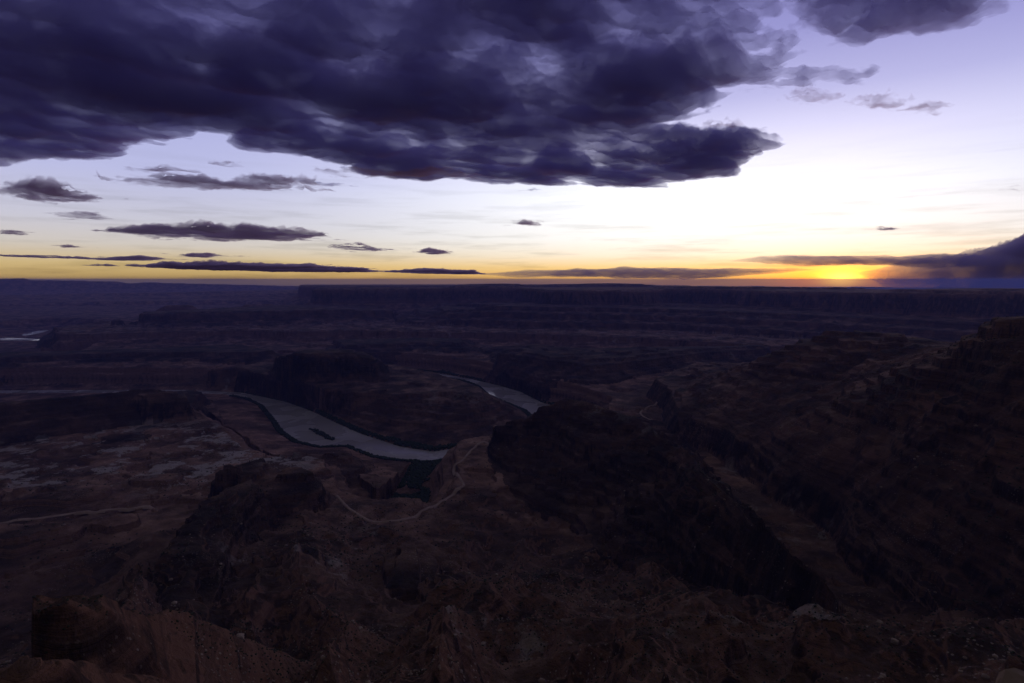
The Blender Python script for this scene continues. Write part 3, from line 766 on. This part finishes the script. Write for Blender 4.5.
def road(name, pix, width, label, lift=1.2, plane=None):
    pts = [ground_at_pixel(*p) if plane is None else Zp(*p, plane) for p in pix]
    c = catmull(pts, 5.0)
    for _ in range(6):
        c[1:-1] = (c[:-2] + c[1:-1] * 2 + c[2:]) / 4
    t = np.gradient(c, axis=0); t /= np.linalg.norm(t, axis=1, keepdims=True) + 1e-9
    nrm = np.stack([t[:, 1], -t[:, 0]], 1)
    zc, _ = height(c[:, 0], c[:, 1])
    zs = []
    cols = []
    for k in (-.5, -.17, .17, .5):
        p = c + nrm * width * k
        zz, _ = height(p[:, 0], p[:, 1]); zs.append(zz); cols.append(p)
    zm = np.max(zs, axis=0)
    ker = np.ones(5) / 5
    zp_ = np.pad(zm, 1, 'edge'); zm = np.maximum.reduce([zm, zp_[:-2], zp_[2:]])
    zm = np.maximum(zm, np.convolve(np.pad(zm, 2, 'edge'), ker, 'valid')) + lift
    verts = []; n = len(c)
    for q, p in enumerate(cols):
        verts.append(np.column_stack([p, zm]))
    skirtL = np.column_stack([c - nrm * (width * .5 + 3), zm - 5]); skirtR = np.column_stack([c + nrm * (width * .5 + 3), zm - 5])
    verts = np.vstack([skirtL] + verts + [skirtR])
    faces = [(a * n + i, a * n + i + 1, (a + 1) * n + i + 1, (a + 1) * n + i) for a in range(5) for i in range(n - 1)]
    o = mesh_np(name, verts, np.array(faces), None, ROADM)
    tag(o, label, 'dirt road', kind='structure')
    return o
road('dirt_road', [(496, 430), (484, 442), (470, 452), (461, 462), (454, 470), (459, 477), (464, 486), (456, 493), (440, 503), (420, 514), (400, 521), (380, 523), (366, 520), (352, 511), (343, 503), (337, 496)], 5.0,
     'pale dirt road curving across the red bench beside the river')
road('dirt_road', [(-30, 528), (0, 524), (40, 519), (80, 515), (120, 511), (146, 509.8), (158, 510)], 6.0, 'pale straight dirt road on the left, under the pale hummocks')
road('canyon_track', [(657, 404), (648, 405.5), (641, 410), (643, 415), (652, 419)], 5.0, 'faint pale loop of track on the red bench between the two ridges', plane=98)

# ------------------------------------------------------------------ riverside thickets, island, shrubs and boulders
GREEN = simple_mat('tamarisk_foliage', (.014, .026, .013, 1), (.034, .050, .024, 1), .15, .9)
SHRUB = simple_mat('desert_shrub_foliage', (.022, .026, .016, 1), (.05, .052, .032, 1), .2, .9)
STONE = simple_mat('weathered_sandstone', (.15, .095, .075, 1), (.32, .24, .20, 1), .08, .95, .3, .6)

rng = np.random.default_rng(4)
def blob_templates(n, sub=1, rough=.35, flat=.7):
    import bmesh
    out = []
    for k in range(n):
        bm = bmesh.new(); bmesh.ops.create_icosphere(bm, subdivisions=sub, radius=1)
        v = np.array([vv.co[:] for vv in bm.verts]); f = np.array([[q.index for q in ff.verts] for ff in bm.faces]); bm.free()
        v = v * (1 + rough * rng.uniform(-1, 1, (len(v), 1)))
        v[:, 2] = v[:, 2] * flat
        out.append((v, f))
    return out
def scatter(name, xy, sizes, temps, mat, label, cat, sink=.3):
    z, _ = height(xy[:, 0], xy[:, 1])
    Vs, Fa, off = [], [], 0
    for i in range(len(xy)):
        v, f = temps[i % len(temps)]
        a = rng.uniform(0, 6.28); c, s = math.cos(a), math.sin(a)
        q = v * sizes[i]
        q = np.column_stack([q[:, 0] * c - q[:, 1] * s, q[:, 0] * s + q[:, 1] * c, q[:, 2]])
        q += (xy[i, 0], xy[i, 1], z[i] + sizes[i] * (1 - sink) * .5)
        Vs.append(q); Fa.append(f + off); off += len(v)
    o = mesh_np(name, np.vstack(Vs), np.vstack(Fa), None, mat)
    tag(o, label, cat, kind='stuff')
    return o
# floodplain cover
cx = rng.uniform(-2300, 500, 260000); cy = rng.uniform(1400, 4000, 260000)
dR, _, inR = seg_dist(cx, cy, RIVER, True)
dV, _, inV = seg_dist(cx, cy, VALLEY, True)
hz, hid = height(cx, cy)
ok = (~inR) & (hz > .2) & (hz < 9) & (dR > 6) & (cx > -1500) & ((dR < 28) | (cx > -480))
ok &= fbm(cx, cy, 60, 2, 9) > -.25 - .5 * (dR < 30)
pts = np.column_stack([cx, cy])[ok][:9000]
scatter('riverside_thicket', pts, rng.uniform(3.0, 6.0, len(pts)), blob_templates(6, 1, .4, .8), GREEN, 'dark green thickets of tamarisk along the river banks', 'thicket')
# island
isl = [Zp(a, b, 0) for a, b in ((309, 428.5), (314, 429), (322, 432), (330, 436.5), (335, 439.5), (333, 440.5), (326, 439), (318, 434.5), (311, 430.5))]
ic = np.mean(isl, axis=0)
n_ = len(isl)
iv = [(p[0], p[1], -1.5) for p in isl] + [(ic[0] + (p[0] - ic[0]) * .8, ic[1] + (p[1] - ic[1]) * .8, 1.2) for p in isl] + [(ic[0], ic[1], 1.8)]
me = bpy.data.meshes.new('river_island')
me.from_pydata(iv, [], [(k, (k + 1) % n_, n_ + (k + 1) % n_, n_ + k) for k in range(n_)] + [(n_ + k, n_ + (k + 1) % n_, 2 * n_) for k in range(n_)])
me.materials.append(simple_mat('wet_sand', (.10, .07, .05, 1), (.15, .11, .08, 1), .05))
io = bpy.data.objects.new('river_island', me); col.objects.link(io)
tag(io, 'slim sand island in the near bend of the river', 'island', kind='structure')
q = rng.uniform(-1, 1, (4000, 2)) * 220 + ic
_, _, ii = seg_dist(q[:, 0], q[:, 1], isl, True)
q = q[ii][:420]
Vs, Fa, off = [], [], 0
tm = blob_templates(5, 1, .4, .8)
for k in range(len(q)):
    v, f = tm[k % 5]; s = rng.uniform(3, 5.5)
    Vs.append(v * s + (q[k, 0], q[k, 1], 3.0)); Fa.append(f + off); off += len(v)
o = mesh_np('island_thicket', np.vstack(Vs), np.vstack(Fa), None, GREEN)
tag(o, 'dark green bushes covering the slim river island', 'thicket', kind='stuff')

# scrub over the near slopes
def polar(n, r0, r1, spread=44):
    r = np.exp(rng.uniform(math.log(r0), math.log(r1), n)); a = np.radians(rng.uniform(-spread, spread, n))
    return np.column_stack([r * np.sin(a), r * np.cos(a)])
p = polar(16000, 330, 2000)
keep = fbm(p[:, 0], p[:, 1], 130, 3, 77) > 0.05
p = p[keep]
scatter('desert_scrub', p, rng.uniform(.6, 1.5, len(p)) * np.clip(np.hypot(p[:, 0], p[:, 1]) / 700, .45, 1.3), blob_templates(6, 1, .4, .75), SHRUB, 'sparse dark desert scrub dotted over the near slopes', 'scrub')
p = polar(15000, 330, 1900)
keep = fbm(p[:, 0] + 500, p[:, 1], 110, 3, 88) > 0.25
p = p[keep]
sz = .5 + rng.pareto(3.0, len(p)) * .9
scatter('rubble', p, np.clip(sz, .5, 3.2), blob_templates(8, 1, .28, .6), STONE, 'loose pale rubble strewn down the near slopes', 'rubble')

# large fallen boulders, each a thing of its own
def boulder_mesh(k):
    import bmesh
    bm = bmesh.new(); bmesh.ops.create_cube(bm, size=1.6)
    bmesh.ops.subdivide_edges(bm, edges=bm.edges[:], cuts=3, use_grid_fill=True)
    for vv in bm.verts:
        c = vv.co.copy()
        n3 = mnoise.noise_vector(c * 1.3 + Vector((k * 7.1, 3, 5)))
        vv.co = c.lerp(c.normalized() * 1.05, .35) + n3 * .28
        vv.co.z *= .72
    me = bpy.data.meshes.new('boulder'); bm.to_mesh(me); bm.free(); me.materials.append(STONE)
    return me
bms = [boulder_mesh(k) for k in range(5)]
spots = [(516, 514, 'lone pale boulder on the flat slope right of the dirt road bend'),
         (455, 511, 'pale boulder just below the bend of the dirt road'),
         (792, 532, 'pale boulder perched on the near end of the central ridge'),
         (483, 645, 'largest pale boulder of the tumble at the bottom centre'),
         (500, 634, 'upper pale boulder of the tumble at the bottom centre'),
         (455, 640, 'leftmost pale boulder of the tumble at the bottom centre'),
         (570, 646, 'single pale boulder right of the bottom centre tumble'),
         (880, 622, 'upper pale boulder at the foot of the mountainside, lower right'),
         (895, 642, 'lower pale boulder at the foot of the mountainside, lower right'),
         (708, 481, 'pale boulder on the crest of the central ridge'),
         (240, 640, 'pale boulder on the brown slope right of the rock tower'),
         (395, 600, 'pale boulder on the dark slope below the road bend, left of centre')]
hp = [ground_at_pixel(*s_[:2]) for s_ in spots]
bz, _ = height(np.array([a[0] for a in hp]), np.array([a[1] for a in hp]))
for k, (x_, y_) in enumerate(hp):
    o = bpy.data.objects.new('boulder', bms[k % 5])
    s = 1.8 + 1.5 * rng.random()
    o.location = (x_, y_, bz[k] + s * .25); o.rotation_euler = (rng.uniform(-.2, .2), rng.uniform(-.2, .2), rng.uniform(0, 6.28)); o.scale = (s, s * rng.uniform(.7, 1.1), s)
    col.objects.link(o)
    tag(o, spots[k][2], 'boulder', 'fallen boulders on the near slopes')

# pale rim rock at the lower right corner of the view, a few metres away
bm_ = boulder_mesh(9)
ro = bpy.data.objects.new('rim_rock', bm_); col.objects.link(ro)
u, v_, w_ = ray(1036, 702)
d_ = 6.5
ro.location = (u * d_, v_ * d_, CZ + w_ * d_ - .1); ro.scale = (.36, .4, .36); ro.rotation_euler = (0.2, -.3, .5)
tag(ro, 'pale tip of rim rock in the bottom right corner', 'rock', kind='structure')

# ------------------------------------------------------------------ clouds: closed bodies of scattering droplets, well above the ground air
def cloud_material(name, dens, colr, aniso=.35, absorb=(.5, .5, .5)):
    m = bpy.data.materials.new(name); m.use_nodes = True
    N = NT(m.node_tree)
    pv = N.n('ShaderNodeVolumePrincipled')
    pv.inputs['Color'].default_value = colr
    pv.inputs['Density'].default_value = dens
    pv.inputs['Anisotropy'].default_value = aniso
    out = N.n('ShaderNodeOutputMaterial'); N.put(out.inputs['Volume'], pv.outputs[0])
    return m
CLOUD = cloud_material('dusk_cloud', .0037, (.53, .49, .97, 1), .3)
CLOUD2 = cloud_material('low_dusk_cloud', .0030, (.55, .42, .58, 1), .6)

def cloud_deck(name, poly_pix, alt, step, thick, label, cat, soft=700, extra=None, mat=CLOUD, seed=3, wl=2600, holes=.0, warp=.15, rag=.37):
    """slab of cloud over a footprint given by the sight lines of its edge; lumpy above and below"""
    pts = [Zp(a, b, CZ + alt) if isinstance(b, (int, float)) else a for a, b in poly_pix] + (extra or [])
    xs = [p[0] for p in pts]; ys = [p[1] for p in pts]
    gx_ = np.arange(min(xs) - soft, max(xs) + soft, step); gy_ = np.arange(min(ys) - soft, max(ys) + soft, step)
    A_, B_ = np.meshgrid(gx_, gy_, indexing='ij')
    sh = A_.shape; a_, b_ = A_.ravel(), B_.ravel()
    w1 = fbm(a_, b_, wl, 7, seed, .58); w2 = fbm(a_ + 5000, b_, wl, 7, seed + 40, .58)
    d, _, ins = seg_dist(a_ + wl * warp * w2, b_ + wl * warp * w1, pts, True)
    s = np.where(ins, d, -d)
    m = np.clip(s / soft, -1, 1)
    ua, ub = (a_ * .82 + b_ * .57) * .62, (-a_ * .57 + b_ * .82)          # drawn out along the wind
    puff = fbm(ua + 200 * w2, ub, wl * .30, 6, seed + 9, .6)
    f = .8 * m + rag * w1 + rag * puff + .17 - holes
    t = np.clip(f, 0, 1.0) * (.55 + .45 * np.clip(.5 + fbm(a_, b_, wl * .8, 5, seed + 60, .6), 0, 1.2))
    fine = fbm(ua + 60 * w1, ub - 90 * w2, wl * .12, 5, seed + 90, .62)
    t0 = t
    t = t * np.clip(.80 + .66 * fine + .25 * np.clip(f - .5, 0, 1), .1, 1.6)
    lump = fbm(ua + 200 * w1, ub + 200 * w2, wl * .26, 6, seed + 21, .5)
    mid = 40 * w2
    on = f > 0
    keepv = on.reshape(sh)
    kf = keepv[:-1, :-1] | keepv[1:, :-1] | keepv[:-1, 1:] | keepv[1:, 1:]
    tb = t0 * np.clip(.8 + .32 * fine, .1, 1.3)
    zb = (CZ + alt + mid - np.where(on, thick * np.power(tb, .8) * (.50 + .22 * lump), 0)).reshape(sh)
    zt = (CZ + alt + mid + np.where(on, thick * t * (.8 + .4 * w1), 0)).reshape(sh)
    zt = np.where(on.reshape(sh), np.maximum(zt, zb + 1), zb)
    idx = np.arange(a_.size).reshape(sh)
    q = np.stack([idx[:-1, :-1][kf], idx[1:, :-1][kf], idx[1:, 1:][kf], idx[:-1, 1:][kf]], -1)
    nv = a_.size
    Vb = np.column_stack([a_, b_, zb.ravel()]); Vt = np.column_stack([a_, b_, zt.ravel()])
    # shared rim: vertices with no thickness are one vertex
    same = (zt.ravel() - zb.ravel()) < 1e-3
    mp = np.where(same, np.arange(nv), np.arange(nv) + nv)
    qt = mp[q]
    allq = np.vstack([q[:, ::-1], qt])
    V = np.vstack([Vb, Vt])
    used, inv = np.unique(allq, return_inverse=True)
    o = mesh_np(name, V[used], inv.reshape(-1, 4), None, mat)
    o.data.polygons.foreach_set('use_smooth', np.ones(len(o.data.polygons), bool))
    tag(o, label, cat)
    return o

big_edge = [(-420, 120), (-150, 165), (0, 158), (60, 156), (112, 157), (135, 146), (160, 132), (200, 128), (242, 133), (262, 148), (300, 158), (350, 172), (430, 178), (520, 184), (600, 184), (650, 187), (700, 178), (735, 172), (728, 160), (760, 142), (745, 128), (700, 118), (742, 100), (690, 84), (735, 72), (785, 68), (775, 50), (742, 36), (758, 14), (772, -14)]
cloud_deck('cloud_bank', big_edge, 2600, 27, 420, 'huge dark purple cloud bank filling the upper left sky', 'cloud', 750,
           extra=[(2400, 3600), (1600, 2600), (-3000, 1800), (-9000, 1500), (-10500, 3500)])
cloud_deck('cloud', [(796, 22), (815, 34), (850, 44), (880, 42), (915, 30), (960, 26), (990, 14), (1012, -6), (1000, -60), (900, -120), (800, -100), (770, -40)], 2600, 35, 260, 'dark cloud cut by the top edge, right of the cloud bank', 'cloud', 300, seed=13, wl=1100)

def streak_cloud(pix, alt, label, thick, seed, step=None, soft=None, name='cloud', mat=CLOUD2):
    r_ = math.hypot(*Zp(*pix[0], CZ + alt))
    return cloud_deck(name, pix, alt, step or r_ * .0022, thick, label, 'cloud', soft or r_ * .02, mat=mat, seed=seed, wl=(soft or r_ * .02) * 3.5, warp=.42, holes=-.05, rag=.55)

def ell(x0, x1, y, h, skew=0):
    """outline of a long thin cloud in sight-line pixels"""
    xc, w = (x0 + x1) / 2, (x1 - x0) / 2
    return [(xc + w * math.cos(t), y + h * math.sin(t) * (1 + .3 * math.cos(t)) + skew * math.cos(t)) for t in np.linspace(0, 2 * math.pi, 14, endpoint=False)]
small = [
 (110, 315, 183, 6, 3, 2200, 'long grey lens cloud just under the cloud bank at left'),
 (320, 480, 173, 4, 1, 2300, 'thin wispy cloud hugging the underside of the cloud bank'),
 (95, 322, 233, 5.5, 3, 1700, 'long flat violet cloud streak halfway down the left sky'),
 (152, 372, 268, 3.0, 2, 1300, 'lowest long pink edged cloud streak above the left horizon'),
 (78, 155, 258.5, 1.8, 0, 1400, 'short thin streak above the lowest left cloud streak'),
 (338, 392, 249, 2.2, 1, 1500, 'small dark streak right of the flat violet streak'),
 (416, 446, 251.5, 2.4, 0, 1500, 'small oval cloud alone above the centre left horizon'),
 (186, 222, 255.5, 1.8, 0, 1500, 'tiny cloud between the two long left streaks'),
 (-30, 90, 192, 7, 6, 2100, 'broken grey cloud tuft at the left edge'),
 (30, 98, 214, 3, 2, 1900, 'ragged scraps below the tuft at the left edge'),
 (-10, 62, 256, 1.3, 1, 1400, 'hairline streak low at the left edge'),
 (2, 26, 233, 2, 0, 1700, 'tiny dark cloud at the far left edge'),
 (392, 470, 272, 1.6, 1, 1250, 'thin streak low over the mesa left of centre'),
 (205, 243, 163, 3.0, 2, 2300, 'short smudge of cloud between the cloud bank and the left lens cloud'),
 (128, 196, 170, 2.6, 1, 2300, 'thin smudge of cloud just above the left lens cloud'),
 (706, 742, 128, 1.6, 0, 2400, 'faint fleck of cloud right of the tip of the cloud bank'),
 (60, 80, 247, 1.0, 0, 1500, 'tiny low fleck of cloud near the left edge'),
 (786, 836, 95, 5.5, -1, 2500, 'small dark cloud alone in the upper right sky'),
 (852, 888, 103, 5, 1, 2500, 'small cloud second in the row of three at upper right'),
 (895, 948, 106, 5.5, -2, 2500, 'wispy cloud third in the row of three at upper right'),
 (876, 894, 228.5, 1.4, 0, 1700, 'tiny upper dash of cloud over the sunset'),
 (508, 538, 223, 2.0, 2, 1800, 'faint tiny wisp in the bright centre sky'),
 (1010, 1050, 188, 1.5, 0, 2000, 'small dash of cloud at the right edge'),
]
for k, (x0, x1, y_, h_, sk, alt, lab) in enumerate(small):
    e = math.atan((HOR - y_) / F)
    r_ = alt / math.tan(e)
    # depth spanned by the pixel height, seen at a grazing angle
    streak_cloud(ell(x0, x1, y_, h_, sk), alt, lab, max(60, r_ * h_ / F * .8), 100 + k * 3, step=max(r_ * .0016, (x1 - x0) / F * r_ / 160), soft=max(120, r_ * min(.02, (x1 - x0) / F * .16)))
# purple bank low on the right: a tall distant bank of cloud standing on the horizon
def bank(name, prof, r0, depth, label, mat, seed):
    """prof: (column, base row, top row); a closed body standing at that distance"""
    px = np.linspace(prof[0][0], prof[-1][0], 420)
    bt = np.interp(px, [p[0] for p in prof], [p[1] for p in prof]); tp = np.interp(px, [p[0] for p in prof], [p[2] for p in prof])
    azs = np.arctan2(px - 512, F)
    bt = bt + 1.0 * fbm(px, px * 0 + 7.0, 110, 5, seed + 70, .6) * np.clip((px - px[0]) / 60, 0, 1); tp = tp + 1.1 * fbm(px, px * 0 + 1.0, 90, 5, seed + 80, .6)
    tp = np.minimum(tp, bt - .8)
    nc = 40
    n1_ = fbm(azs * 60, azs * 0 + 3.0, 4.0, 6, seed, .6)
    V = []
    for k in range(nc):
        a = 2 * math.pi * k / nc
        e0 = (HOR - bt) / F * np.cos(azs) * r0; e1 = (HOR - tp) / F * np.cos(azs) * r0
        h = (e1 - e0) / 2
        no = fbm(azs * 60 + math.cos(a) * 1.5, azs * 0 + math.sin(a) * 3.0, 1.6, 6, seed + 3, .62)
        envd = np.clip(np.minimum(px - px[0], px[-1] - px) / (110 if px[0] < 800 else 190), 0, 1)
        env = np.clip(np.minimum(px - px[0], px[-1] - px) / 40, 0, 1) ** .5
        zc = CZ + (e0 + e1) / 2 + h * env * math.sin(a) * (1 + .2 * no)
        rr = r0 + depth * envd * math.cos(a) * (1 + .3 * no)
        V.append(np.column_stack([rr * np.sin(azs), rr * np.cos(azs), zc]))
    V = np.vstack(V); n = len(px)
    Fq = [(k * n + i, k * n + i + 1, ((k + 1) % nc) * n + i + 1, ((k + 1) % nc) * n + i) for k in range(nc) for i in range(n - 1)]
    o = mesh_np(name, V, np.array(Fq)[:, ::-1], None, mat)
    tag(o, label, 'cloud')
    return o
FAR = cloud_material('far_dusk_cloud', .0008, (.52, .45, .86, 1), .15)
bank('cloud', [(462, 274.5, 272.5), (520, 276.5, 271.5), (590, 277.5, 270), (650, 278.5, 269), (715, 278, 268), (765, 275, 268), (815, 272, 269)], 58000, 1500,
     'long flat mauve cloud streak low over the mesa left of the sunset', FAR, 401)
bank('cloud', [(722, 262.5, 261), (760, 264, 256.5), (800, 265.5, 254), (850, 265, 255.5), (900, 267, 256.5), (960, 269, 254), (1040, 266, 258)], 61000, 1500,
     'dark red edged cloud streak just above the sunset glow', FAR, 431)
bank('low_cloud_bank', [(850, 276, 270), (872, 284, 267), (890, 292, 264), (905, 294, 261), (930, 294, 257), (960, 294, 249), (1000, 294, 239), (1030, 294, 231), (1100, 294, 216), (1300, 294, 225)], 67000, 3600,
     'purple blue cloud wedge on the horizon thickening to the right edge', FAR, 461)

# ------------------------------------------------------------------ haze: the air over the canyons
hm = bpy.data.materials.new('canyon_haze'); hm.use_nodes = True
N = NT(hm.node_tree)
pv = N.n('ShaderNodeVolumePrincipled')
pv.inputs['Color'].default_value = (.27, .33, 1.0, 1)
pv.inputs['Density'].default_value = 4.0e-5
pv.inputs['Anisotropy'].default_value = 0.0
out = N.n('ShaderNodeOutputMaterial'); N.put(out.inputs['Volume'], pv.outputs[0])
hb = bpy.data.meshes.new('haze')
e_ = 43500; zl, zh_ = float(V3[:, 2].min()) - 1, max(float(V3[:, 2].max()), CZ) + 4
hb.from_pydata([(sx * e_, sy * e_, z_) for z_ in (zl, zh_) for sx, sy in ((-1, -1), (1, -1), (1, 1), (-1, 1))], [],
               [(3, 2, 1, 0), (4, 5, 6, 7), (0, 1, 5, 4), (1, 2, 6, 5), (2, 3, 7, 6), (3, 0, 4, 7)])
hb.materials.append(hm)
ho = bpy.data.objects.new('haze', hb); col.objects.link(ho)
tag(ho, 'thin blue violet dusk haze over the canyons', 'haze', kind='stuff')
